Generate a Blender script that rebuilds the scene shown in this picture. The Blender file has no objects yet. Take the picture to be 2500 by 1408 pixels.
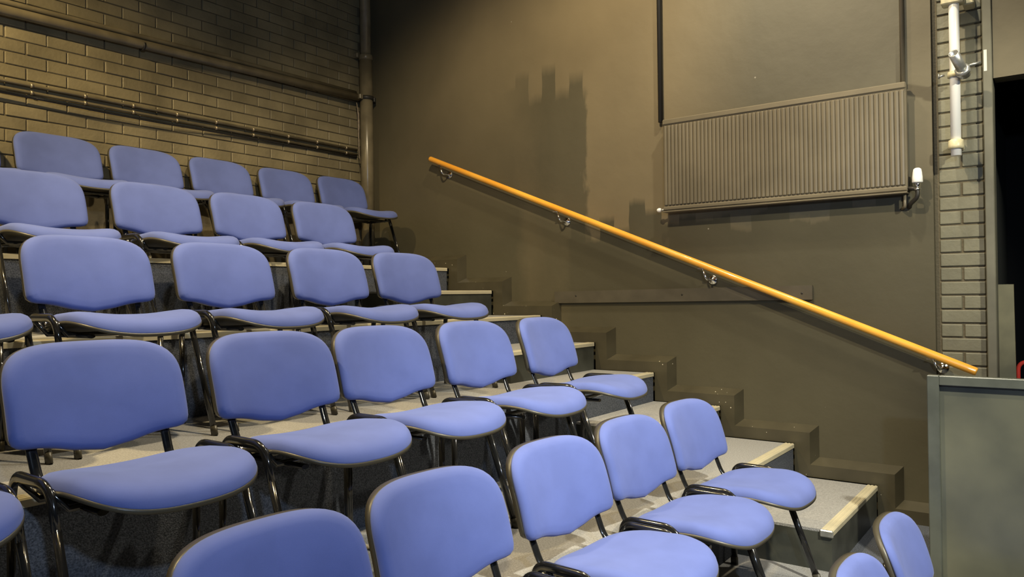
import bpy, bmesh, math, random
from mathutils import Vector, Matrix

random.seed(7)
sc = bpy.context.scene
C = sc.collection

# ------------------------------------------------------------------ camera
cam_d = bpy.data.cameras.new('camera')
cam_d.sensor_width = 36.0
cam_d.lens = 1856.2 / 2500 * 36.0
cam_d.clip_start = 0.02
cam = bpy.data.objects.new('camera', cam_d)
C.objects.link(cam)
YAW, PITCH, ROLL = -0.9358, 0.0093, -0.0122
fw = Vector((-math.sin(YAW) * math.cos(PITCH), math.cos(YAW) * math.cos(PITCH), math.sin(PITCH)))
rt = Vector((math.cos(YAW), math.sin(YAW), 0))
up = rt.cross(fw)
r2 = math.cos(ROLL) * rt + math.sin(ROLL) * up
u2 = -math.sin(ROLL) * rt + math.cos(ROLL) * up
m = Matrix((r2, u2, -fw)).transposed().to_4x4()
m.translation = Vector((-4.6188, -0.8763, 1.2469))
cam.matrix_world = m
sc.camera = cam

# ------------------------------------------------------------------ world, lights, exposure
w = bpy.data.worlds.new('world'); sc.world = w
w.use_nodes = True
w.node_tree.nodes['Background'].inputs[0].default_value = (0.75, 0.85, 1.0, 1)
w.node_tree.nodes['Background'].inputs[1].default_value = 0.003
sc.view_settings.view_transform = 'Standard'
sc.view_settings.look = 'None'
sc.view_settings.gamma = 1.0
sc.view_settings.use_curve_mapping = False
sc.view_settings.exposure = 0.08

def spot(name, loc, target, power, col, size, blend, radius):
    l = bpy.data.lights.new(name, 'SPOT')
    l.energy = power; l.color = col; l.spot_size = math.radians(size); l.spot_blend = blend
    l.shadow_soft_size = radius
    o = bpy.data.objects.new(name, l); C.objects.link(o)
    o.location = loc
    d = Vector(target) - Vector(loc)
    o.rotation_euler = d.to_track_quat('-Z', 'Y').to_euler()
    return o

# warm house lamps hung under the grid above the seats, paler ones towards the aisle
for lx, ly, lz, pw, cone, tx, ty, col in ((-4.5, 2.4, 3.95, 430, 132, 0.4, 1.2, (1.0, 0.76, 0.38)), (-3.9, 1.3, 3.95, 20, 164, 0.0, 0.0, (1.0, 0.74, 0.40)),
                                          (-2.8, 0.9, 4.3, 400, 106, 2.5, 0.8, (1.0, 0.82, 0.53)), (-1.3, 1.2, 4.7, 120, 112, 0.0, 0.0, (1.0, 0.82, 0.54)),
                                          (-1.1, -0.2, 4.7, 260, 110, 0.0, 0.0, (1.0, 0.92, 0.74))):
    spot('house_lamp', (lx, ly, lz), (lx + tx + 0.02, ly + ty + 0.02, 0), pw, col, cone, 0.45, 0.06)
# stage lantern hung in front of the seats, beam on the lowest rows and the foot of the aisle
spot('stage_lantern', (-3.0, -2.0, 3.3), (-1.75, 0.15, 0.3), 900, (1.0, 0.95, 0.78), 54, 0.8, 0.06)
# second lantern with a tight beam on the brick pier and the white pole
spot('stage_lantern', (-2.4, -2.4, 3.0), (0.0, -0.42, 1.75), 420, (1.0, 0.95, 0.76), 34, 0.7, 0.05)
# cool work lamp on the stage, above and behind the viewer
spot('work_lamp', (-4.9, -1.75, 2.25), (-2.2, 1.2, 0.6), 165, (0.60, 0.76, 1.0), 100, 0.5, 0.05)

# ------------------------------------------------------------------ materials
MATS = {}
def mat(name, col, rough=0.6, metal=0.0, spec=0.5, var=0.0, vscale=6.0, col2=None, bump=0.0, bscale=60.0,
        sheen=0.0, coat=0.0, specks=0.0, rand=0.0):
    if name in MATS: return MATS[name]
    mt = bpy.data.materials.new(name); mt.use_nodes = True
    nt = mt.node_tree; N = nt.nodes; L = nt.links
    b = N['Principled BSDF']
    b.inputs['Roughness'].default_value = rough
    b.inputs['Metallic'].default_value = metal
    b.inputs['Specular IOR Level'].default_value = spec
    b.inputs['Sheen Weight'].default_value = sheen
    b.inputs['Coat Weight'].default_value = coat
    tc = N.new('ShaderNodeTexCoord')
    geo = N.new('ShaderNodeNewGeometry')
    src = None
    if var > 0 or col2 is not None:
        n = N.new('ShaderNodeTexNoise'); n.inputs['Scale'].default_value = vscale; n.inputs['Detail'].default_value = 6
        L.new(geo.outputs['Position'], n.inputs['Vector'])
        r = N.new('ShaderNodeValToRGB')
        c2 = col2 if col2 is not None else tuple(c * (1 - var) for c in col)
        c1 = tuple(min(1, c * (1 + (var if col2 is None else 0))) for c in col)
        r.color_ramp.elements[0].position = 0.36; r.color_ramp.elements[1].position = 0.64
        r.color_ramp.elements[0].color = (*c2, 1); r.color_ramp.elements[1].color = (*c1, 1)
        L.new(n.outputs['Fac'], r.inputs['Fac']); src = r.outputs['Color']
    if rand > 0:
        oi = N.new('ShaderNodeObjectInfo')
        mr = N.new('ShaderNodeMapRange'); mr.inputs['To Min'].default_value = 1 - rand; mr.inputs['To Max'].default_value = 1 + rand
        L.new(oi.outputs['Random'], mr.inputs['Value'])
        mx = N.new('ShaderNodeVectorMath'); mx.operation = 'SCALE'
        if src is None: mx.inputs[0].default_value = col
        else: L.new(src, mx.inputs[0])
        L.new(mr.outputs['Result'], mx.inputs['Scale']); src = mx.outputs['Vector']
    if specks > 0:
        v = N.new('ShaderNodeTexVoronoi'); v.inputs['Scale'].default_value = 26
        L.new(geo.outputs['Position'], v.inputs['Vector'])
        n2 = N.new('ShaderNodeTexNoise'); n2.inputs['Scale'].default_value = 5
        L.new(geo.outputs['Position'], n2.inputs['Vector'])
        ad = N.new('ShaderNodeMath'); ad.operation = 'SUBTRACT'
        L.new(v.outputs['Distance'], ad.inputs[0])
        mm = N.new('ShaderNodeMath'); mm.operation = 'MULTIPLY'; mm.inputs[1].default_value = 0.5
        L.new(n2.outputs['Fac'], mm.inputs[0]); L.new(mm.outputs[0], ad.inputs[1])
        lt = N.new('ShaderNodeMath'); lt.operation = 'LESS_THAN'; lt.inputs[1].default_value = -0.30 + specks
        L.new(ad.outputs[0], lt.inputs[0])
        mx2 = N.new('ShaderNodeMix'); mx2.data_type = 'RGBA'
        L.new(lt.outputs[0], mx2.inputs['Factor'])
        if src is None: mx2.inputs['A'].default_value = (*col, 1)
        else: L.new(src, mx2.inputs['A'])
        mx2.inputs['B'].default_value = (0.6, 0.55, 0.42, 1); src = mx2.outputs['Result']
    if src is None: b.inputs['Base Color'].default_value = (*col, 1)
    else: L.new(src, b.inputs['Base Color'])
    if bump > 0:
        n3 = N.new('ShaderNodeTexNoise'); n3.inputs['Scale'].default_value = bscale; n3.inputs['Detail'].default_value = 4
        L.new(geo.outputs['Position'], n3.inputs['Vector'])
        bp = N.new('ShaderNodeBump'); bp.inputs['Strength'].default_value = bump; bp.inputs['Distance'].default_value = 0.004
        L.new(n3.outputs['Fac'], bp.inputs['Height']); L.new(bp.outputs['Normal'], b.inputs['Normal'])
    MATS[name] = mt
    return mt

FABRIC = mat('blue_fabric', (0.099, 0.136, 0.375), 0.85, var=0.05, vscale=9, bump=0.12, bscale=900, sheen=0.12, spec=0.2, rand=0.05)
SHELL = mat('black_plastic', (0.060, 0.054, 0.038), 0.40, bump=0.1, bscale=500)
FRAME = mat('black_enamel', (0.012, 0.012, 0.012), 0.16, coat=0.6)
CARPET = mat('grey_carpet', (0.115, 0.124, 0.145), 0.95, col2=(0.050, 0.055, 0.066), vscale=190, bump=0.9, bscale=260, spec=0.1)  # riser and floor copy of the carpet, shade put into the colour
TREAD = mat('lit_tread_carpet', (0.32, 0.318, 0.31), 0.95, col2=(0.23, 0.228, 0.222), vscale=150, bump=0.9, bscale=230, spec=0.1)  # same carpet as the risers, overhead light on the treads put into the colour
NOSING = mat('cream_nosing', (0.50, 0.45, 0.31), 0.35, var=0.10, vscale=5)
DARKPAINT = mat('dark_step_paint', (0.046, 0.048, 0.038), 0.42, var=0.25, vscale=7, bump=0.2, bscale=30)
SKIRT = mat('olive_skirting_paint', (0.056, 0.049, 0.030), 0.32, var=0.15, vscale=5, bump=0.15, bscale=25, specks=0.065)
BRICK = mat('painted_brick', (0.185, 0.156, 0.090), 0.5, var=0.18, vscale=4, bump=0.5, bscale=45, rand=0.12)
MORTAR = mat('painted_mortar', (0.10, 0.082, 0.048), 0.8, bump=0.6, bscale=80)
PIPE = mat('painted_pipe', (0.155, 0.130, 0.080), 0.28, var=0.2, vscale=8)
DARKPIPE = mat('dark_pipe_paint', (0.022, 0.020, 0.016), 0.5)
BLACK = mat('matt_black', (0.006, 0.006, 0.006), 0.9)
CLIP = mat('bare_metal_clip', (0.45, 0.38, 0.26), 0.35, metal=0.6)
CHROME = mat('chrome', (0.75, 0.75, 0.72), 0.15, metal=1.0)
STEEL = mat('galvanised_steel', (0.42, 0.42, 0.39), 0.35, metal=0.7, var=0.15, vscale=30)
WHITE = mat('white_gloss_paint', (0.93, 0.92, 0.87), 0.3)
CREAMMETAL = mat('yellowed_bracket_paint', (0.55, 0.50, 0.32), 0.4, var=0.15, vscale=30)
RAILWOOD = mat('varnished_pine', (0.90, 0.46, 0.06), 0.28, col2=(0.85, 0.37, 0.035), vscale=3.5, coat=0.4)
RADPAINT = mat('radiator_paint', (0.145, 0.122, 0.080), 0.4, var=0.1, vscale=4)
PIERBRICK = mat('pier_brick_paint', (0.150, 0.143, 0.098), 0.5, var=0.12, vscale=6, bump=0.4, bscale=45, rand=0.06)
JAMB = mat('chipped_jamb_paint', (0.125, 0.120, 0.088), 0.45, var=0.15, vscale=6, specks=0.05)
PANELPAINT = mat('green_grey_panel_paint', (0.130, 0.132, 0.092), 0.32, col2=(0.070, 0.074, 0.058), vscale=2.2)
PANELEDGE = mat('green_grey_frame_paint', (0.075, 0.082, 0.068), 0.3, var=0.15, vscale=9)
RED = mat('red_paint', (0.75, 0.06, 0.04), 0.35)
BATTEN = mat('painted_batten', (0.075, 0.065, 0.045), 0.5, var=0.12, vscale=8)
TAPE = mat('pale_tape', (0.62, 0.60, 0.52), 0.6)
CABLE = mat('pale_cable', (0.26, 0.21, 0.15), 0.6, var=0.3, vscale=40)
CARD = mat('pale_card', (0.42, 0.45, 0.42), 0.7)

# right wall paint: faded upper coat, darker coat rolled on below and in a ragged patch
def wall_right_material():
    mt = bpy.data.materials.new('two_coat_wall_paint'); mt.use_nodes = True
    nt = mt.node_tree; N = nt.nodes; L = nt.links; b = N['Principled BSDF']
    b.inputs['Roughness'].default_value = 0.55
    b.inputs['Specular IOR Level'].default_value = 0.35
    geo = N.new('ShaderNodeNewGeometry')
    def math_(op, a, c=None, clamp=False):
        x = N.new('ShaderNodeMath'); x.operation = op; x.use_clamp = clamp
        for i, v in enumerate((a, c)):
            if v is None: continue
            if isinstance(v, (int, float)): x.inputs[i].default_value = v
            else: L.new(v, x.inputs[i])
        return x.outputs[0]
    def noise(scale, detail=4, stretch=(1, 1, 1)):
        mp = N.new('ShaderNodeMapping'); mp.inputs['Scale'].default_value = stretch
        L.new(geo.outputs['Position'], mp.inputs['Vector'])
        n = N.new('ShaderNodeTexNoise'); n.inputs['Scale'].default_value = scale; n.inputs['Detail'].default_value = detail
        L.new(mp.outputs['Vector'], n.inputs['Vector'])
        return math_('SUBTRACT', n.outputs['Fac'], 0.5)
    sep = N.new('ShaderNodeSeparateXYZ'); L.new(geo.outputs['Position'], sep.inputs[0])
    Y, Z = sep.outputs['Y'], sep.outputs['Z']
    n1 = noise(7, 6, (1, 1, 0.5)); n2 = noise(1.6, 3)
    # brush strokes are mostly vertical: wobble the edge in y by a coarse noise, in z by a finer one
    Yw = math_('ADD', Y, math_('MULTIPLY', n1, 0.28))
    nz = noise(9, 3, (1, 1, 0.25))
    col_ = math_('FLOOR', math_('MULTIPLY', math_('ADD', Y, math_('MULTIPLY', nz, 0.06)), 8.5))
    wn = N.new('ShaderNodeTexWhiteNoise'); wn.noise_dimensions = '1D'; L.new(col_, wn.inputs['W'])
    # flat-ended brush strokes: each stroke stops at a height of its own
    Zw = math_('ADD', math_('ADD', Z, math_('MULTIPLY', math_('SUBTRACT', wn.outputs['Value'], 0.5), 0.26)), math_('MULTIPLY', nz, 0.10))
    def step(v, edge, width): # 0 below edge, 1 above
        return math_('DIVIDE', math_('SUBTRACT', v, edge - width / 2), width, True)
    low = math_('SUBTRACT', 1.0, step(Zw, 1.76, 0.05))                       # dark coat low on the wall
    # ragged patch reaching up the wall beside the window blank
    p = math_('MULTIPLY', step(Yw, 1.86, 0.03), math_('SUBTRACT', 1.0, step(Yw, 2.55, 0.7)))
    p = math_('MULTIPLY', p, math_('SUBTRACT', 1.0, step(Zw, 2.78, 0.10)))
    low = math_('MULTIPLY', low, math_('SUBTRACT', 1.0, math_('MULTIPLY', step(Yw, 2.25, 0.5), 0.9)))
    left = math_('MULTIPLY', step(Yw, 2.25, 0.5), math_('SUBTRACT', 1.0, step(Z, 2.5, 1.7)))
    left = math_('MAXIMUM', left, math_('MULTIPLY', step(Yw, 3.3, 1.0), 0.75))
    pier = math_('MULTIPLY', math_('SUBTRACT', 1.0, step(Y, -0.175, 0.02)), 0.5)
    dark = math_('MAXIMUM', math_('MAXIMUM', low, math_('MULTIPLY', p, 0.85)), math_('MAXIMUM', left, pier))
    r = N.new('ShaderNodeMix'); r.data_type = 'RGBA'
    L.new(dark, r.inputs['Factor'])
    r.inputs['A'].default_value = (0.172, 0.138, 0.080, 1)
    r.inputs['B'].default_value = (0.074, 0.066, 0.040, 1)
    # greyer tone blended in softly towards the right end of the wall
    g = N.new('ShaderNodeMix'); g.data_type = 'RGBA'
    L.new(math_('MULTIPLY', math_('SUBTRACT', 1.0, step(Y, 1.0, 0.7)), math_('SUBTRACT', 1.0, dark)), g.inputs['Factor'])
    L.new(r.outputs['Result'], g.inputs['A']); g.inputs['B'].default_value = (0.088, 0.080, 0.055, 1)
    r = g
    # cloudy fading
    cl = math_('ADD', 1.0, math_('MULTIPLY', n2, 0.5))
    sv = N.new('ShaderNodeVectorMath'); sv.operation = 'SCALE'
    L.new(r.outputs['Result'], sv.inputs[0]); L.new(cl, sv.inputs['Scale'])
    # a few pale knocks
    v = N.new('ShaderNodeTexVoronoi'); v.inputs['Scale'].default_value = 4.5
    L.new(geo.outputs['Position'], v.inputs['Vector'])
    kn = math_('LESS_THAN', v.outputs['Distance'], 0.022)
    mx = N.new('ShaderNodeMix'); mx.data_type = 'RGBA'
    L.new(math_('MULTIPLY', kn, 0.5), mx.inputs['Factor']); L.new(sv.outputs['Vector'], mx.inputs['A'])
    mx.inputs['B'].default_value = (0.45, 0.42, 0.34, 1)
    L.new(mx.outputs['Result'], b.inputs['Base Color'])
    bp = N.new('ShaderNodeBump'); bp.inputs['Strength'].default_value = 0.25; bp.inputs['Distance'].default_value = 0.01
    nb = N.new('ShaderNodeTexNoise'); nb.inputs['Scale'].default_value = 9; nb.inputs['Detail'].default_value = 8
    L.new(geo.outputs['Position'], nb.inputs['Vector']); L.new(nb.outputs['Fac'], bp.inputs['Height'])
    L.new(bp.outputs['Normal'], b.inputs['Normal'])
    return mt
WALLR = wall_right_material()

# ------------------------------------------------------------------ mesh helpers
class MB:
    def __init__(s): s.v = []; s.f = []; s.sm = []
    def add(s, vs, fs, smooth=False):
        o = len(s.v); s.v += [tuple(p) for p in vs]
        for f in fs: s.f.append(tuple(o + i for i in f)); s.sm.append(smooth)
        return s
    def box(s, x0, x1, y0, y1, z0, z1, bev=0.0):
        if bev <= 0:
            return s.add([(x0,y0,z0),(x1,y0,z0),(x1,y1,z0),(x0,y1,z0),(x0,y0,z1),(x1,y0,z1),(x1,y1,z1),(x0,y1,z1)],
                         [(0,3,2,1),(4,5,6,7),(0,1,5,4),(1,2,6,5),(2,3,7,6),(3,0,4,7)])
        bm = bmesh.new(); bmesh.ops.create_cube(bm, size=1)
        for q in bm.verts:
            q.co = ((x0+x1)/2+q.co.x*(x1-x0), (y0+y1)/2+q.co.y*(y1-y0), (z0+z1)/2+q.co.z*(z1-z0))
        bmesh.ops.bevel(bm, geom=bm.edges[:], offset=bev, segments=1, affect='EDGES')
        bm.verts.index_update()
        s.add([q.co[:] for q in bm.verts], [[q.index for q in f.verts] for f in bm.faces]); bm.free()
        return s
    def prism(s, poly, axis, a, b):
        # poly: list of 2D points; extruded along axis ('x': points are (y,z); 'y': (x,z); 'z': (x,y))
        def P(p, t): return (t, p[0], p[1]) if axis == 'x' else ((p[0], t, p[1]) if axis == 'y' else (p[0], p[1], t))
        n = len(poly)
        vs = [P(p, a) for p in poly] + [P(p, b) for p in poly]
        fs = [tuple(range(n))[::-1], tuple(range(n, 2*n))] + [(i, (i+1) % n, n+(i+1) % n, n+i) for i in range(n)]
        return s.add(vs, fs)
    def tube(s, pts, ra, rb=None, n=12, ref=(1, 0, 0), caps=True, radii=None):
        # swept ellipse: ra along 'ref' direction, rb along the other
        rb = ra if rb is None else rb
        pts = [Vector(p) for p in pts]; ref = Vector(ref)
        vs = []
        for i, p in enumerate(pts):
            t = (pts[min(i+1, len(pts)-1)] - pts[max(i-1, 0)]).normalized()
            a = (ref - t * ref.dot(t))
            if a.length < 1e-4: a = t.orthogonal()
            a.normalize(); b = t.cross(a)
            k = radii[i] if radii else 1.0
            for j in range(n):
                th = 2*math.pi*j/n
                vs.append(p + a*(ra*k*math.cos(th)) + b*(rb*k*math.sin(th)))
        fs = []
        for i in range(len(pts)-1):
            for j in range(n):
                fs.append((i*n+j, i*n+(j+1) % n, (i+1)*n+(j+1) % n, (i+1)*n+j))
        s.add(vs, fs, True)
        if caps:
            o = len(s.v) - len(vs)
            s.f.append(tuple(o+j for j in range(n))[::-1]); s.sm.append(False)
            e = o + (len(pts)-1)*n
            s.f.append(tuple(e+j for j in range(n))); s.sm.append(False)
        return s
    def lathe(s, prof, origin, axis=(0, 0, 1), n=20):
        # prof: (r, h) along axis
        ax = Vector(axis).normalized(); a = ax.orthogonal().normalized(); b = ax.cross(a); O = Vector(origin)
        vs = []
        for r, h in prof:
            for j in range(n):
                th = 2*math.pi*j/n
                vs.append(O + ax*h + a*(r*math.cos(th)) + b*(r*math.sin(th)))
        fs = []
        for i in range(len(prof)-1):
            for j in range(n):
                fs.append((i*n+j, i*n+(j+1) % n, (i+1)*n+(j+1) % n, (i+1)*n+j))
        fs.append(tuple(range(n))[::-1]); e = (len(prof)-1)*n; fs.append(tuple(e+j for j in range(n)))
        return s.add(vs, fs, True)
    def mesh(s, name, material):
        me = bpy.data.meshes.new(name); me.from_pydata(s.v, [], s.f)
        me.polygons.foreach_set('use_smooth', s.sm); me.materials.append(material)
        bm = bmesh.new(); bm.from_mesh(me); bmesh.ops.recalc_face_normals(bm, faces=bm.faces[:]); bm.to_mesh(me); bm.free()
        me.update(); return me
    def build(s, name, material, parent=None):
        return link(name, s.mesh(name, material), parent)

def link(name, me, parent=None):
    o = bpy.data.objects.new(name, me); C.objects.link(o)
    if parent is not None: o.parent = parent
    return o
def tag(o, label=None, cat=None, group=None, kind=None):
    if label: o['label'] = label
    if cat: o['category'] = cat
    if group: o['group'] = group
    if kind: o['kind'] = kind
    return o
def empty(name, loc=(0, 0, 0), rz=0.0):
    o = bpy.data.objects.new(name, None); C.objects.link(o)
    o.location = loc; o.rotation_euler = (0, 0, rz); o.empty_display_size = 0.1
    return o
def arc_path(corners, rad, seg=6):
    # polyline with rounded corners
    P = [Vector(c) for c in corners]; out = [P[0]]
    for i in range(1, len(P)-1):
        a = (P[i-1]-P[i]).normalized(); b = (P[i+1]-P[i]).normalized()
        r = min(rad, 0.45*min((P[i-1]-P[i]).length, (P[i+1]-P[i]).length))
        p0, p1 = P[i]+a*r, P[i]+b*r
        for k in range(seg+1):
            t = k/seg
            out.append(p0*(1-t)**2 + P[i]*2*t*(1-t) + p1*t*t)
    out.append(P[-1]); return out

# ------------------------------------------------------------------ setting
H, DP = 0.1835, 0.4416            # one riser, one tread
YB = 4.041                        # face of the brick wall
XS = -0.0995                      # right-hand end of the steps
XL = -7.0
FL = -2*H                         # floor level in front of the tiers

def struct(o): o['kind'] = 'structure'; return o

struct(MB().box(-8, 1.6, -7, 1.0, FL-0.2, FL).build('floor', CARPET))
struct(MB().box(-8.2, 1.8, -7.2, YB+0.4, 5.25, 5.4).build('ceiling', BLACK))
struct(MB().box(-8.2, -8.0, -7, YB+0.3, FL, 5.25).build('wall_left', BLACK))
struct(MB().box(-8.2, 1.8, -7.2, -7.0, FL, 5.25).build('wall_front', BLACK))

# right wall with the doorway
wr = struct(empty('wall_right'))
MB().box(0.0, 0.12, -0.285, YB+0.2, FL, 5.25).build('plaster', WALLR, wr)
MB().box(0.0, 0.12, -1.65, -0.565, 2.335, 5.25).build('plaster_above_door', WALLR, wr)
MB().box(0.0, 0.12, -7.0, -1.65, FL, 5.25).build('plaster_beyond_door', WALLR, wr)
# brick pier between plaster and door
pier = struct(empty('wall_pier'))
MB().box(0.040, 0.14, -0.52, -0.285, FL, 5.25).build('mortar_core', MORTAR, pier)
full = MB().box(0, 0.06, -0.1025, 0.1025, -0.033, 0.033, 0.004).mesh('pier_brick', PIERBRICK)
half = MB().box(0, 0.06, -0.0490, 0.0490, -0.033, 0.033, 0.004).mesh('pier_header', PIERBRICK)
z0 = 1.7448 - 0.0375
for k in range(-22, 26):
    z = z0 - 0.075*k
    if z < 0.05 or z > 3.3: continue
    rr = random.Random(k)
    if k % 2 == 0:
        o = link('brick', full, pier); o.location = (0.032 + rr.uniform(-.001, .001), -0.4115, z)
    else:
        for s in (-1, 1):
            o = link('brick', half, pier); o.location = (0.032 + rr.uniform(-.001, .001), -0.4115 + s*0.0540, z)
# door frame and the dark space behind it
d1 = struct(empty('door_1'))
MB().box(-0.012, 0.12, -0.563, -0.520, 0.0, 5.25, 0.004).build('jamb', JAMB, d1)
MB().box(0.0, 0.12, -1.65, -1.60, 0.0, 2.335, 0.004).build('jamb', JAMB, d1)
room = struct(empty('wall_beyond'))
DARKWALL = mat('dark_store_wall', (0.020, 0.024, 0.022), 0.8)
MB().box(0.12, 3.2, -0.50, -0.40, 0, 2.8).build('store_side_wall', DARKWALL, room)
MB().box(2.0, 2.1, -4.0, -0.50, 0, 2.8).build('store_end_wall', BLACK, room)
MB().box(0.12, 2.1, -4.0, -0.4, 2.7, 2.8).build('store_ceiling', BLACK, room)
MB().box(0.12, 2.1, -4.0, -0.4, -0.1, 0.0).build('store_floor', BLACK, room)
MB().box(0.12, 2.1, -4.1, -4.0, 0, 2.8).build('store_far_wall', BLACK, room)

# back wall of single bricks
wb = struct(empty('wall_back'))
MB().box(XL-1, 0.12, YB+0.007, YB+0.3, FL, 5.25).build('mortar_core', MORTAR, wb)
bme = MB().box(-0.1092, 0.1092, 0, 0.05, -0.0345, 0.0345, 0.0035).mesh('brick', BRICK)
spots = []
for k in range(-11, 16):
    z = 2.804 + 0.075*k
    x0 = -2.832 + (0.1125 if k % 2 == 0 else 0.0)
    for j in range(-14, 13):
        x = x0 + 0.225*j
        if x + 0.1065 > 0 or x < -5.8: continue
        spots.append((x, z, k, j))
def vis(s):      # how near the brick is to the viewer and whether it is in view at all
    x, z = s[0], s[1]
    seen = x > -3.1 and 2.0 < z < 2.98 + (x+2.85)*0.33
    return (0 if seen else 10) + math.hypot(x+4.6, YB+0.88, z-1.25)
spots.sort(key=vis)
rest = MB()
for i, (x, z, k, j) in enumerate(spots):
    rr = random.Random(k*131+j)
    if i < 300:
        o = link('brick', bme, wb); o.location = (x + rr.uniform(-.0015, .0015), YB + rr.uniform(-.002, .002), z)
        o.rotation_euler = (rr.uniform(-.008, .008), 0, rr.uniform(-.006, .006))
    else:
        rest.box(x-0.1092, x+0.1092, YB + rr.uniform(-.002, .002), YB+0.05, z-0.0345, z+0.0345)
tag(rest.build('brickwork', BRICK, wb), kind='stuff')

# ------------------------------------------------------------------ seating tiers and aisle steps
def tier(name, label, y0, y1, z, zlow, x0, x1, riser_mat, deck_mat, cat, strip=True):
    t = empty(name, ((x0+x1)/2, y0, zlow))
    t_ = lambda mb, nm, mt: _child(mb, nm, mt, t)
    t_(MB().box(x0, x1, y0, y1, zlow, z-0.012), 'riser_block', riser_mat)
    t_(MB().box(x0, x1, y0+0.045, y1, z-0.012, z), 'deck', deck_mat)
    if strip:
        nb = MB()
        # ribbed L-shaped nosing
        prof = [(y0-0.006, z-0.022), (y0-0.006, z-0.002), (y0-0.002, z+0.003), (y0+0.008, z+0.003), (y0+0.010, z+0.0005),
                (y0+0.014, z+0.0005), (y0+0.016, z+0.003), (y0+0.026, z+0.003), (y0+0.028, z+0.0005), (y0+0.032, z+0.0005),
                (y0+0.034, z+0.003), (y0+0.044, z+0.003), (y0+0.0455, z-0.011), (y0+0.0005, z-0.0125), (y0-0.0005, z-0.022)]
        nb.prism(prof, 'x', x0, x1)
        t_(nb, 'nosing_strip', NOSING)
    tag(t, label, cat)
    return t
def _child(mb, nm, mt, parent):
    # geometry is given in world space; shift it under its parent
    L = parent.location
    mb.v = [(p[0]-L.x, p[1]-L.y, p[2]-L.z) for p in mb.v]
    return mb.build(nm, mt, parent)

XA = XS - 0.9567                     # left side of the aisle steps
labels = ['carpeted lowest tier under the nearest full row of chairs',
          'carpeted second tier under the second full row of chairs',
          'carpeted third tier under the third full row of chairs',
          'carpeted fourth tier under the row just below the back row',
          'carpeted top tier under the back row by the brick wall']
for i in range(5):
    y0 = (2*i-1)*DP; y1 = (2*i+1)*DP if i < 4 else YB
    z = 2*i*H
    tier('seating_tier', labels[i], y0, y1, z, FL if i == 0 else z-2*H, XL, XA if i == 0 else XS, CARPET, TREAD, 'platform')
    if i: pass
# landing beside the lowest tier, level with it, reaching the doorway
lt = tier('aisle_landing', 'carpeted landing at the foot of the aisle steps', -1.8, DP, 0.0, FL, XA, -0.001, CARPET, CARPET, 'landing', strip=False)
slab = ['nearest aisle step, dark sided box with grey carpet and cream nosing',
        'second box step up the aisle, behind the end chair of the nearest full row',
        'third box step up the aisle, dark front, beside the second full row',
        'topmost box step of the aisle, dark front under the highest skirting turns']
for i in range(4):
    y0 = 2*i*DP; z = (2*i+1)*H
    st = tier('aisle_step', slab[i], y0, y0+DP-0.002, z, 2*i*H, XA, XS, DARKPAINT, TREAD, 'step')
    st['group'] = 'box steps up the aisle'
    # folded end of the nosing on the left side of the box
    _child(MB().box(XA-0.014, XA, y0-0.008, y0+0.050, z-0.030, z+0.003, 0.005), 'nosing_end', STEEL, st)

# zigzag skirting on the right wall: every board a piece with a bevelled top
bb = struct(empty('baseboard_right'))
TH = 0.075
def outer(k): return ((k-1)*DP - 0.12, k*H + 0.104)
def oroom(k): return ((k-1)*DP - 0.087, k*H + 0.069)
def inner(k): return ((k-1)*DP, k*H)
def board(a, b):
    vs = []
    for (o, r, i_) in (a, b):
        vs += [(-0.0005, o[0], o[1]), (-TH, r[0], r[1]), (-TH, i_[0], i_[1]), (-0.0005, i_[0], i_[1])]
    return MB().add(vs, [(0,1,2,3), (7,6,5,4), (0,4,5,1), (1,5,6,2), (2,6,7,3), (3,7,4,0)])
def zmix(k, kz):   # a corner whose y comes from step k and z from step kz
    return ((outer(k)[0], outer(kz)[1]), (oroom(k)[0], oroom(kz)[1]), (inner(k)[0], inner(kz)[1]))
for k in range(0, 9):
    a = zmix(k, k) if k else ((-1.6, outer(0)[1]), (-1.6, oroom(0)[1]), (-1.6, inner(0)[1]))
    if k == 0:
        a = ((-0.5, outer(0)[1]), (-0.5, oroom(0)[1]), (-0.5, inner(0)[1]))
    b = zmix(k+1, k) if k < 8 else ((YB-0.13, outer(8)[1]), (YB-0.13, oroom(8)[1]), (YB-0.13, inner(8)[1]))
    board(a, b).build('skirting_board', SKIRT, bb)
    if k:
        board(zmix(k, k-1), zmix(k, k)).build('skirting_upright', SKIRT, bb)

# ------------------------------------------------------------------ chairs
BW_, BH, BT, ZB = 0.2387, 0.3113, 0.3018, 0.4702
def resample(pts, n):
    P = [Vector((p[0], p[1])) for p in pts]; P.append(P[0])
    L = [0.0]
    for a, b in zip(P, P[1:]): L.append(L[-1] + (b-a).length)
    out = []; k = 0
    for j in range(n):
        t = L[-1]*j/n
        while L[k+1] < t: k += 1
        f = (t-L[k])/max(1e-9, L[k+1]-L[k]); q = P[k].lerp(P[k+1], f); out.append((q.x, q.y))
    return out
def sq(t, e):
    c, s = math.cos(t), math.sin(t)
    return math.copysign(abs(c)**(2/e), c), math.copysign(abs(s)**(2/e), s)
def back_outline(n=80, grow=0.0):
    out = []
    for j in range(1600):
        t = 2*math.pi*j/1600
        top = math.sin(t) > 0
        c, s = sq(t, 3.7 if top else 10.0)
        u = (BW_+grow)*c
        v = (0.5 + 0.5*s)*BH + grow*s
        if not top:                      # lower edge: raised ends and a hanging middle
            q = min(1.0, abs(u)/(0.80*BW_))
            lift = 0.034*(0.5-0.5*math.cos(math.pi*q))
            v += lift*min(1.0, max(0.0, 1 - v/(0.5*BH)))
        out.append((u, v))
    return resample(out, n)
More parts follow.
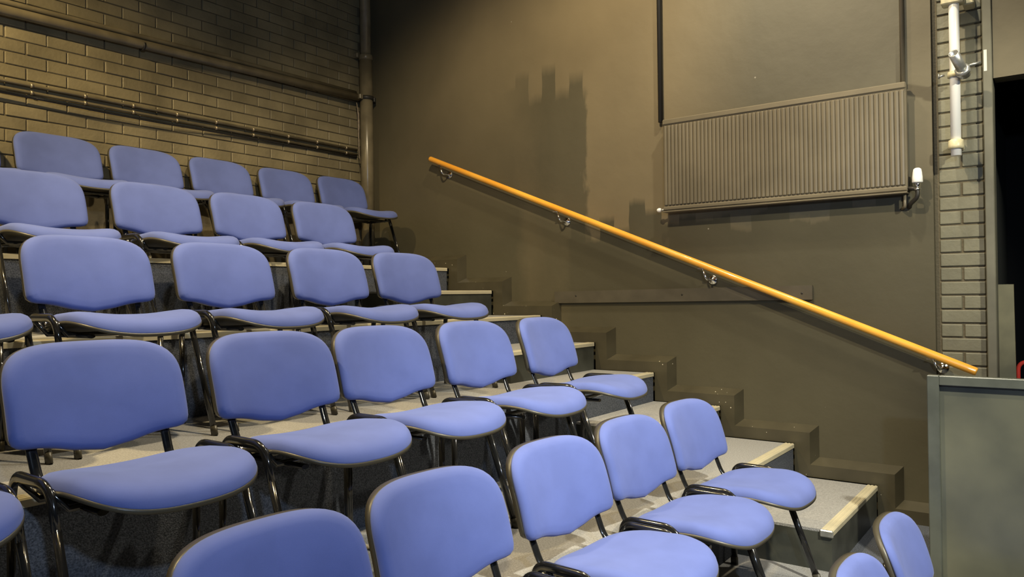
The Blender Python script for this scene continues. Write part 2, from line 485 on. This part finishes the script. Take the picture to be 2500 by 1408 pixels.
def back_map(u, v, d):
    # d: depth, positive towards the sitter
    y = 0.214 + v*math.sin(BT) - 0.035*(u/BW_)**2 - 0.010*math.sin(math.pi*min(max(v/BH, 0), 1)) - d*math.cos(BT)
    z = ZB + v*math.cos(BT) - d*math.sin(BT)*-1*0
    return (u, y, z + d*math.sin(BT)*-0.0)
def seat_outline(n=80, grow=0.0):
    out = []
    for j in range(1600):
        t = 2*math.pi*j/1600
        c, s = sq(t, 3.3 if math.sin(t) < 0 else 4.0)
        u = (SW+grow)*c; v = -0.046 + (0.216+grow)*s
        u *= 1.0 - 0.08*max(0, (v-0.03)/0.14)
        out.append((u, v))
    return resample(out, n)
SW = 0.231
def seat_map(u, v, d):
    z = 0.414 + 0.026*(abs(u)/SW)**2.2 - 0.075*(v+0.05)
    f = max(0.0, (-v-0.08)/0.18)
    z -= 0.034*f**1.8
    return (u, v, z + d)
def cushion(outline, cmap, center, prof, backd):
    # prof: list of (scale, depth) from centre to rim; the rim closes onto a flat back at depth backd
    mb = MB(); n = len(outline); vs = [cmap(center[0], center[1], prof[0][1])]; fs = []
    rings = [(s, d) for s, d in prof[1:]] + [(1.0, backd), (0.93, backd), (0.5, backd)]
    for s, d in rings:
        for (u, v) in outline:
            vs.append(cmap(center[0]+(u-center[0])*s, center[1]+(v-center[1])*s, d))
    for j in range(n): fs.append((0, 1+j, 1+(j+1) % n))
    for r in range(len(rings)-1):
        for j in range(n):
            a = 1+r*n
            fs.append((a+j, a+n+j, a+n+(j+1) % n, a+(j+1) % n))
    a = 1+(len(rings)-1)*n
    vs.append(cmap(center[0], center[1], backd)); e = len(vs)-1
    for j in range(n): fs.append((e, a+(j+1) % n, a+j))
    return mb.add(vs, fs, True)
PADB = [(0, 0.034), (0.25, 0.034), (0.5, 0.034), (0.72, 0.0335), (0.86, 0.032), (0.93, 0.028), (0.97, 0.021), (0.99, 0.013), (1.0, 0.006)]
PADS = [(0, 0.046), (0.25, 0.046), (0.5, 0.046), (0.70, 0.0455), (0.82, 0.043), (0.90, 0.038), (0.955, 0.029), (0.985, 0.018), (1.0, 0.006)]
ME = {}
ME['back'] = cushion(back_outline(), back_map, (0, BH/2), PADB, 0.0).mesh('backrest', FABRIC)
ME['back_shell'] = cushion(back_outline(80, -0.0025), back_map, (0, BH/2), [(0, 0.002), (0.5, 0.002), (0.9, 0.002), (1.0, 0.002)], -0.024).mesh('back_shell', SHELL)
ME['seat'] = cushion(seat_outline(), seat_map, (0, -0.046), PADS, 0.0).mesh('seat', FABRIC)
ME['seat_shell'] = cushion(seat_outline(80, 0.001), seat_map, (0, -0.046), [(0, 0.003), (0.5, 0.003), (0.9, 0.003), (1.0, 0.003)], -0.009).mesh('seat_shell', SHELL)
RX, RZ = 0.2435, 0.456
for s, nm in ((-1, 'l'), (1, 'r')):
    rail = arc_path([(s*RX, -0.088, RZ-0.10), (s*RX, -0.050, RZ), (s*RX, 0.145, RZ), (s*RX, 0.160, RZ-0.10)], 0.055, 8)
    ME['rail_'+nm] = MB().tube(rail, 0.0095, 0.015, 14, (1, 0, 0)).mesh('side_rail', FRAME)
    ME['leg_f'+nm] = MB().tube([(s*RX, -0.0865, RZ-0.096), (s*(RX+0.002), -0.213, 0.018)], 0.0095, 0.0150, 12, (1, 0, 0)).mesh('leg', FRAME)
    ME['leg_b'+nm] = MB().tube([(s*RX, 0.1588, RZ-0.096), (s*(RX+0.002), 0.156, 0.018)], 0.0095, 0.0150, 12, (1, 0, 0)).mesh('leg', FRAME)
    ME['cap_f'+nm] = MB().tube([(s*(RX+0.001), -0.2085, 0.034), (s*(RX+0.001), -0.2185, 0.0)], 0.0100, 0.018, 12, (1, 0, 0)).mesh('foot_cap', SHELL)
    ME['cap_b'+nm] = MB().tube([(s*(RX+0.001), 0.1562, 0.034), (s*(RX+0.001), 0.1558, 0.0)], 0.0100, 0.018, 12, (1, 0, 0)).mesh('foot_cap', SHELL)
    upr = arc_path([(s*0.165, -0.14, 0.392), (s*0.175, 0.165, 0.392), (s*0.180, 0.233, 0.55), (s*0.180, 0.268, 0.66)], 0.07, 8)
    ME['upright_'+nm] = MB().tube(upr, 0.014, 0.0075, 12, (1, 0, 0)).mesh('back_upright', FRAME)
for i, y in enumerate((-0.055, 0.10)):
    ME['bar%d' % i] = MB().tube([(-RX, y, RZ-0.012), (-0.205, y, RZ-0.060), (0.205, y, RZ-0.060), (RX, y, RZ-0.012)], 0.009, 0.009, 10, (0, 1, 0)).mesh('cross_bar', FRAME)

def chair(x, y, z, rz, label):
    t = empty('stacking_chair', (x, y, z), rz)
    tag(t, label, 'chair', 'blue stacking chairs on the tiers')
    b = link('backrest', ME['back'], t); link('back_shell', ME['back_shell'], b)
    st = link('seat', ME['seat'], t); link('seat_shell', ME['seat_shell'], st)
    for nm in 'lr':
        link('side_rail', ME['rail_'+nm], t)
        for fb in 'fb':
            lg = link('leg', ME['leg_'+fb+nm], t); link('foot_cap', ME['cap_'+fb+nm], lg)
        link('back_upright', ME['upright_'+nm], t)
    link('cross_bar', ME['bar0'], t); link('cross_bar', ME['bar1'], t)
    return t

ROWY = [-0.606, 0.247, 1.061, 1.944, 2.799, 3.689]
CH = {
 0: [(-2.093, 0.015, -0.2), (-1.517, 0.005, -0.2)],
 1: [(-3.62, 0.004, -0.2), (-3.109, 0.011, -3.7), (-2.537, 0.002, -3.3), (-1.994, 0.004, -2.1), (-1.444, 0.004, -2.8)],
 2: [(-4.165, 0.0, 0.0), (-3.602, 0.008, 0.0), (-3.034, -0.004, -0.7), (-2.531, -0.004, -0.9), (-1.976, -0.02, 0.3), (-1.40, -0.024, 4.2)],
 3: [(-3.80, 0.0, 0.0), (-3.223, 0.004, 0.2), (-2.643, 0.006, 0.1), (-2.053, 0.005, 0.1), (-1.497, 0.003, -2.0)],
 4: [(-3.093, 0.006, 0.0), (-2.491, -0.008, 0.6), (-1.941, -0.01, 0.3), (-1.378, -0.009, -0.2)],
 5: [(-3.15, 0.0, 0.0), (-2.599, -0.008, 0.6), (-2.058, 0.006, 2.7), (-1.529, 0.003, 1.8), (-0.981, 0.012, -0.2), (-0.443, 0.001, -0.8)],
}
RN = {1: 'the nearest full row', 2: 'the second full row up', 3: 'the third full row up', 4: 'the row just below the back row', 5: 'the back row under the brick wall'}
ORD = ['at the right end', 'second from the right', 'third from the right', 'fourth from the right', 'fifth from the right', 'sixth from the right']
for r in CH:
    n = len(CH[r])
    for i, (x, dy, a) in enumerate(CH[r]):
        if r == 0:
            lab = ('blue chair in the bottom right corner, nearest the dark framed panel' if i == 1 else
                   'blue chair in the bottom right corner, left of the pair and barely in view')
        else:
            lab = 'blue fabric stacking chair %s of %s' % (ORD[n-1-i], RN[r])
        chair(x, ROWY[r]+dy, 2*H*(r-1), math.radians(a), lab)

# ------------------------------------------------------------------ handrail
hr = empty('handrail', (0, 0, 0))
tag(hr, 'orange varnished wooden handrail sloping down the right wall', 'handrail')
A = Vector((-0.075, 3.276, 2.356)); B = Vector((-0.075, -0.477, 0.827))
MB().tube([A, A+(B-A)*0.002, A+(B-A)*0.3, A+(B-A)*0.6, B-(B-A)*0.002, B], 0.0215, 0.0215, 20, (1, 0, 0), radii=[.93, 1, 1, 1, 1, .93]).build('rail', RAILWOOD, hr)
for (y, z) in ((3.134, 2.221), (2.028, 1.771), (0.949, 1.330), (-0.317, 0.834)):
    zr = B.z + (y+0.04-B.y)*(A.z-B.z)/(A.y-B.y)
    br = MB().tube(arc_path([(-0.008, y, z), (-0.075, y+0.012, z-0.004), (-0.075, y+0.04, zr-0.02)], 0.035, 8), 0.0065, 0.0065, 10, (0, 1, 0)).build('bracket', CHROME, hr)
    MB().lathe([(0.030, 0.0), (0.030, 0.006), (0.026, 0.010), (0.012, 0.012), (0.010, 0.018)], (0, y, z), (-1, 0, 0), 22).build('wall_plate', CHROME, br)
    MB().box(-0.088, -0.062, y+0.012, y+0.068, zr-0.026, zr-0.020, 0.002).build('saddle', CHROME, br)

# ------------------------------------------------------------------ radiator
rad = empty('radiator', (0, 0.534, 1.774))
tag(rad, 'long ribbed panel radiator painted like the wall', 'radiator')
Y0, Y1, Z0, Z1 = -0.1735, 1.2418, 1.774, 2.370
_child(MB().box(-0.080, -0.035, Y0, Y1, Z0+0.004, Z1-0.004, 0.008), 'water_panel', RADPAINT, rad)
nf = 56; pitch = (Y1-Y0-0.016)/nf
fl = MB()
for i in range(nf):
    yc = Y0+0.008+pitch*(i+0.5); hw = pitch*0.455
    prof = [(-0.0795, yc-hw), (-0.0875, yc-hw*0.80), (-0.0895, yc), (-0.0875, yc+hw*0.80), (-0.0795, yc+hw)]
    zb, zt = Z0+0.044, Z1-0.048
    vs = [(x, y, zb+0.006*(abs(q-2) < 2)*0) for q, (x, y) in enumerate(prof)] + [(x, y, zt) for (x, y) in prof]
    vs += [(-0.0795, yc, zb-0.010), (-0.0795, yc, zt+0.010)]
    fs = [(j, j+1, 6+j, 5+j) for j in range(4)] + [(0, 10, 1), (1, 10, 2), (2, 10, 3), (3, 10, 4), (5, 6, 11), (6, 7, 11), (7, 8, 11), (8, 9, 11)]
    fl.add(vs, fs, False)
_child(fl, 'ribs', RADPAINT, rad)
_child(MB().box(-0.0885, -0.074, Y0, Y1, Z1-0.036, Z1, 0.006), 'top_band', RADPAINT, rad)
_child(MB().box(-0.0905, -0.074, Y0, Y1, Z0+0.008, Z0+0.034, 0.006), 'bottom_band', RADPAINT, rad)
_child(MB().box(-0.096, -0.030, Y0, Y1, Z0-0.004, Z0+0.005, 0.002), 'bottom_seam', RADPAINT, rad)
for yb in (Y0+0.2, Y1-0.2):
    _child(MB().box(-0.036, -0.001, yb-0.015, yb+0.015, Z0+0.05, Z1-0.05), 'wall_bracket', RADPAINT, rad)
v = _child(MB().lathe([(0.024, 0), (0.0265, 0.004), (0.025, 0.030), (0.0225, 0.055), (0.019, 0.072), (0.011, 0.078)], (-0.075, -0.221, 1.822), (0, 0, 1), 20), 'thermostat_head', WHITE, rad)
_child(MB().lathe([(0.014, 0), (0.017, 0.002), (0.017, 0.008), (0.009, 0.010), (0.009, 0.022), (0.013, 0.024), (0.013, 0.040)], (-0.075, -0.221, 1.782), (0, 0, 1), 16), 'valve_collar', CHROME, rad)
_child(MB().tube(arc_path([(-0.06, -0.165, 1.797), (-0.075, -0.221, 1.790), (-0.075, -0.221, 1.745), (-0.04, -0.180, 1.715), (-0.013, -0.172, 1.700)], 0.02, 5), 0.011, 0.011, 12, (0, 1, 0)), 'valve_tail', DARKPIPE, rad)
_child(MB().tube(arc_path([(-0.05, -0.155, 1.772), (-0.05, -0.155, 1.700), (-0.010, -0.135, 1.695)], 0.012, 5), 0.008, 0.008, 10, (0, 1, 0)), 'pipe_hook', RADPAINT, rad)
_child(MB().lathe([(0.008, 0), (0.013, 0.004), (0.014, 0.016), (0.010, 0.026), (0.004, 0.030)], (-0.075, 1.262, 1.789), (0, 1, 0), 14), 'lockshield_cap', WHITE, rad)
_child(MB().tube([(-0.06, 1.236, 1.789), (-0.075, 1.266, 1.789)], 0.008, 0.008, 10, (0, 0, 1)), 'lockshield_body', STEEL, rad)
# feed pipes on the wall
o = MB().tube([(-0.022, 1.281, 2.372), (-0.022, 1.281, 5.25)], 0.0165, 0.0165, 12, (0, 1, 0)).build('feed_pipe', DARKPIPE)
tag(o, 'dark vertical pipe down the wall to the left end of the radiator', 'pipe')
o = MB().tube([(-0.022, -0.150, 2.368), (-0.022, -0.150, 5.25)], 0.012, 0.012, 12, (0, 1, 0)).build('feed_pipe', RADPAINT)
tag(o, 'thin wall-coloured vertical pipe above the right end of the radiator', 'pipe')

# batten on the wall
o = empty('wall_batten', (0, 1.236, 1.19)); tag(o, 'long flat painted batten fixed to the wall below the handrail', 'board')
_child(MB().add([(0, .342, 1.202), (-.022, .342, 1.202), (-.022, .342, 1.286), (0, .342, 1.286), (0, 2.132, 1.188), (-.022, 2.132, 1.188), (-.022, 2.132, 1.271), (0, 2.132, 1.271)],
      [(0,1,2,3), (4,7,6,5), (0,4,5,1), (1,5,6,2), (2,6,7,3), (3,7,4,0)]), 'plank', BATTEN, o)
for yy in (0.40, 1.15, 1.95):
    _child(MB().lathe([(0.006, 0), (0.006, 0.002), (0.003, 0.003)], (-0.022, yy, 1.24), (-1, 0, 0), 10), 'screw', DARKPIPE, o)

# ------------------------------------------------------------------ pipes and cables on the brick wall
def clip_band(parent, name, x, y, z, r, axis, material, wd=0.014):
    MB().lathe([(r, -wd/2), (r+0.003, -wd/2), (r+0.003, wd/2), (r, wd/2)], (x, y, z), axis, 16).build(name, material, parent)
vp = empty('corner_downpipe'); tag(vp, 'thick vertical painted pipe in the corner of the two walls', 'pipe')
MB().tube([(-0.118, 3.957, 1.475), (-0.122, 3.957, 2.4), (-0.128, 3.957, 3.3)], 0.055, 0.055, 24, (0, 1, 0)).build('pipe', PIPE, vp)
MB().tube([(-0.128, 3.957, 3.27), (-0.130, 3.957, 5.25)], 0.045, 0.045, 24, (0, 1, 0)).build('upper_pipe', PIPE, vp)
MB().lathe([(0.046, 0), (0.058, 0.0), (0.060, 0.02), (0.058, 0.04), (0.055, 0.045)], (-0.128, 3.957, 3.27), (0, 0, 1), 24).build('socket', PIPE, vp)
MB().box(-0.195, -0.165, 3.99, YB, 3.29, 3.33, 0.004).build('ear', PIPE, vp)
cb = MB().lathe([(0.055, 0), (0.064, 0.0), (0.064, 0.03), (0.055, 0.03)], (-0.125, 3.957, 2.93), (0, 0, 1), 24).build('pipe_clamp', DARKPIPE, vp)
MB().box(-0.060, -0.035, 3.93, 3.98, 2.925, 2.965, 0.004).build('clamp_lug', DARKPIPE, cb)
MB().box(-0.220, -0.185, 3.93, 3.98, 2.925, 2.965, 0.004).build('clamp_lug', PIPE, cb)

def run_pipe(name, label, pts, r, mt, clips=(), cmat=CLIP):
    p = empty(name); tag(p, label, 'pipe')
    MB().tube(pts, r, r, 14, (0, 0, 1)).build('run', mt, p)
    for (x, y, z) in clips:
        clip_band(p, 'clip', x, y, z, r, (1, 0, 0), cmat)
    return p
ZP = 2.913
run_pipe('heating_pipe', 'thicker lower pipe of the pair high on the brick wall', [(-6.5, YB-0.05, ZP-0.0), (-3.0, YB-0.05, ZP-0.012), (-1.5, YB-0.05, ZP+0.012), (-0.19, YB-0.06, 2.945)], 0.030, PIPE,
         [(-2.05, YB-0.05, ZP-0.004)], DARKPIPE)
run_pipe('heating_pipe', 'thinner upper pipe of the pair high on the brick wall', [(-6.5, YB-0.022, ZP+0.054), (-3.0, YB-0.022, ZP+0.045), (-1.5, YB-0.022, ZP+0.070), (-0.19, YB-0.022, 2.99)], 0.018, PIPE)
cx = [-4.2, -3.9, -3.6, -3.3, -3.0, -2.70, -2.40, -2.10, -1.80, -1.505, -1.20, -0.885, -0.606, -0.3]
run_pipe('conduit', 'upper of two thin clipped conduits along the brick wall', [(-6.5, YB-0.020, 2.53), (-2.86, YB-0.020, 2.512), (-0.18, YB-0.020, 2.505)], 0.0105, PIPE,
         [(x, YB-0.020, 2.512-0.0026*(x+2.86)) for x in cx])
run_pipe('conduit', 'lower of two thin clipped conduits along the brick wall', [(-6.5, YB-0.020, 2.488), (-2.86, YB-0.020, 2.470), (-0.18, YB-0.020, 2.463)], 0.0105, PIPE,
         [(x, YB-0.020, 2.470-0.0026*(x+2.86)) for x in cx])
pts = [(-6.5, YB-0.03, 2.455), (-3.4, YB-0.035, 2.452), (-2.86, YB-0.04, 2.440), (-2.3, YB-0.045, 2.428), (-1.9, YB-0.04, 2.428), (-1.4, YB-0.02, 2.440), (-0.7, YB-0.012, 2.445), (-0.18, YB-0.012, 2.44)]
o = MB().tube(pts, 0.007, 0.007, 10, (0, 0, 1)).build('slack_cable', FRAME); tag(o, 'thin glossy black cable sagging below the two conduits', 'cable')
o = MB().tube([(-0.205, 3.99, 2.90), (-0.195, 3.98, 2.80), (-0.188, 3.985, 2.70), (-0.196, 3.98, 2.62), (-0.188, 3.985, 2.50), (-0.186, 3.985, 2.44), (-0.165, 3.99, 2.40)], 0.010, 0.004, 8, (1, 0, 0),
              radii=[.5, 1, 1.1, .7, .6, .5, .4]).build('loose_strip', CABLE); tag(o, 'ragged pale strip hanging beside the corner pipe', 'cable')

# ------------------------------------------------------------------ scaffold tube, clamp on the pier
tb = empty('scaffold_tube', (-0.1, -0.405, 1.94)); tag(tb, 'white painted scaffold tube standing off the brick pier', 'pole')
_child(MB().tube([(-0.1, -0.405, 1.940), (-0.1, -0.405, 3.4)], 0.0242, 0.0242, 24, (0, 1, 0)), 'tube', WHITE, tb)
lw = _child(MB().lathe([(0.0245, 0), (0.034, 0.0), (0.036, 0.012), (0.034, 0.045), (0.0245, 0.05)], (-0.1, -0.405, 1.975), (0, 0, 1), 22), 'lower_collar', CREAMMETAL, tb)
_child(MB().box(-0.07, 0.032, -0.43, -0.38, 1.985, 2.02, 0.004), 'lower_arm', CREAMMETAL, tb)
_child(MB().box(-0.135, -0.06, -0.455, -0.350, 2.722, 2.765, 0.006), 'upper_bracket', CREAMMETAL, tb)
_child(MB().box(-0.07, 0.032, -0.49, -0.44, 2.720, 2.775, 0.006), 'upper_arm', CREAMMETAL, tb)
ck = empty('swivel_clamp', (-0.1, -0.405, 2.36)); tag(ck, 'swivel clamp with a short stub of tube on the white pole', 'clamp')
_child(MB().lathe([(0.0245, 0), (0.033, 0.0), (0.034, 0.014), (0.033, 0.028), (0.0245, 0.028)], (-0.1, -0.405, 2.345), (0, 0, 1), 20), 'pole_jaw', CREAMMETAL, ck)
_child(MB().tube([(-0.115, -0.36, 2.362), (-0.12, -0.335, 2.355)], 0.006, 0.006, 10, (0, 0, 1)), 'wing_bolt', STEEL, ck)
_child(MB().tube([(-0.12, -0.335, 2.346), (-0.12, -0.335, 2.368)], 0.010, 0.004, 10, (1, 0, 0)), 'wing_nut', STEEL, ck)
sa = Vector((-0.165, -0.452, 2.345)); sb = Vector((-0.265, -0.424, 2.412))
tdir = (sb-sa).normalized()
s_ = MB()
ringo = []
a_ = Vector((0, 1, 0)) - tdir*tdir.y; a_.normalize(); b_ = tdir.cross(a_)
P0, P1 = sa - tdir*0.02, sb + tdir*0.02
vs = []; nn = 24
for (p, r) in ((P0, .0242), (P1, .0242), (P1, .0195), (P0, .0195)):
    for j in range(nn):
        th = 2*math.pi*j/nn; vs.append(p + a_*(r*math.cos(th)) + b_*(r*math.sin(th)))
fs = []
for k in range(4):
    for j in range(nn): fs.append((k*nn+j, k*nn+(j+1) % nn, ((k+1) % 4)*nn+(j+1) % nn, ((k+1) % 4)*nn+j))
_child(s_.add(vs, fs, True), 'tube_stub', STEEL, ck)
_child(MB().lathe([(0.0245, 0), (0.034, 0.0), (0.034, 0.026), (0.0245, 0.026)], sa + tdir*0.005, tdir, 20), 'stub_jaw', STEEL, ck)
_child(MB().tube([(-0.118, -0.415, 2.358), (-0.165, -0.435, 2.350)], 0.012, 0.012, 12, (0, 0, 1)), 'swivel_pin', CREAMMETAL, ck)
_child(MB().tube([(-0.19, -0.475, 2.372), (-0.17, -0.525, 2.385)], 0.006, 0.006, 10, (0, 0, 1)), 'wing_bolt', STEEL, ck)
o = MB().box(-0.0135, -0.0122, -0.540, -0.526, 2.375, 2.485).build('tape_strip', TAPE); tag(o, 'short vertical strip of pale tape on the door jamb', 'tape')

# ------------------------------------------------------------------ guard panel, things in the doorway
gp = empty('guard_panel', (-1.03, -1.0, 0)); tag(gp, 'dark green-grey framed panel standing at the right edge', 'panel')
PX, PY0, PY1, PT = -1.03, -1.75, -0.380, 0.893
_child(MB().box(PX, PX+0.045, PY1-0.045, PY1, 0.0, PT, 0.003), 'stile', PANELEDGE, gp)
_child(MB().box(PX, PX+0.045, PY0, PY0+0.045, 0.0, PT, 0.003), 'stile', PANELEDGE, gp)
_child(MB().box(PX, PX+0.045, PY0+0.045, PY1-0.045, PT-0.040, PT, 0.003), 'top_rail', PANELEDGE, gp)
_child(MB().box(PX, PX+0.045, PY0+0.045, PY1-0.045, 0.0, 0.05, 0.003), 'bottom_rail', PANELEDGE, gp)
_child(MB().box(PX+0.024, PX+0.036, PY0+0.04, PY1-0.04, 0.045, PT-0.035), 'infill_sheet', PANELPAINT, gp)
lb = MB().add([(0.16, -0.500, 0), (0.19, -0.500, 0), (0.19, -0.640, 0), (0.16, -0.640, 0), (0.28, -0.515, 1.275), (0.31, -0.515, 1.275), (0.31, -0.622, 1.275), (0.28, -0.622, 1.275)],
              [(0,1,2,3), (4,7,6,5), (0,4,5,1), (1,5,6,2), (2,6,7,3), (3,7,4,0)]).build('leaning_board', mat('leaning_board_paint', (0.20, 0.18, 0.10), 0.5, var=0.15, vscale=8))
tag(lb, 'grey-green board leaning just inside the dark doorway', 'board')
rh = MB().tube(arc_path([(0.5, -0.625, 0.0), (0.5, -0.625, 0.842), (0.5, -0.92, 0.842), (0.5, -0.92, 0.0)], 0.05, 8), 0.011, 0.011, 12, (1, 0, 0)).build('trolley_handle', RED)
tag(rh, 'red bent tube handle just inside the dark doorway', 'handle')
# sheet of paper hung on the leftmost chair of the third row
ps = MB(); vs = []; nu, nv = 8, 8
for d in (0.0385, 0.0375):
    for a in range(nu+1):
        for b in range(nv+1):
            u = 0.030 + 0.200*a/nu; v = 0.155 + 0.175*b/nv
            vs.append(back_map(u, v, d + (0.004 if b == 0 else 0)))
k = (nu+1)*(nv+1); fs = []
for a in range(nu):
    for b in range(nv):
        i = a*(nv+1)+b
        fs.append((i, i+1, i+nv+2, i+nv+1)); fs.append((k+i, k+i+nv+1, k+i+nv+2, k+i+1))
ps.add(vs, fs, True)
o = ps.build('paper_sheet', CARD); o.location = (-3.80, ROWY[3], 4*H)
tag(o, 'pale grey sheet on the leftmost chair back of the third row', 'paper')
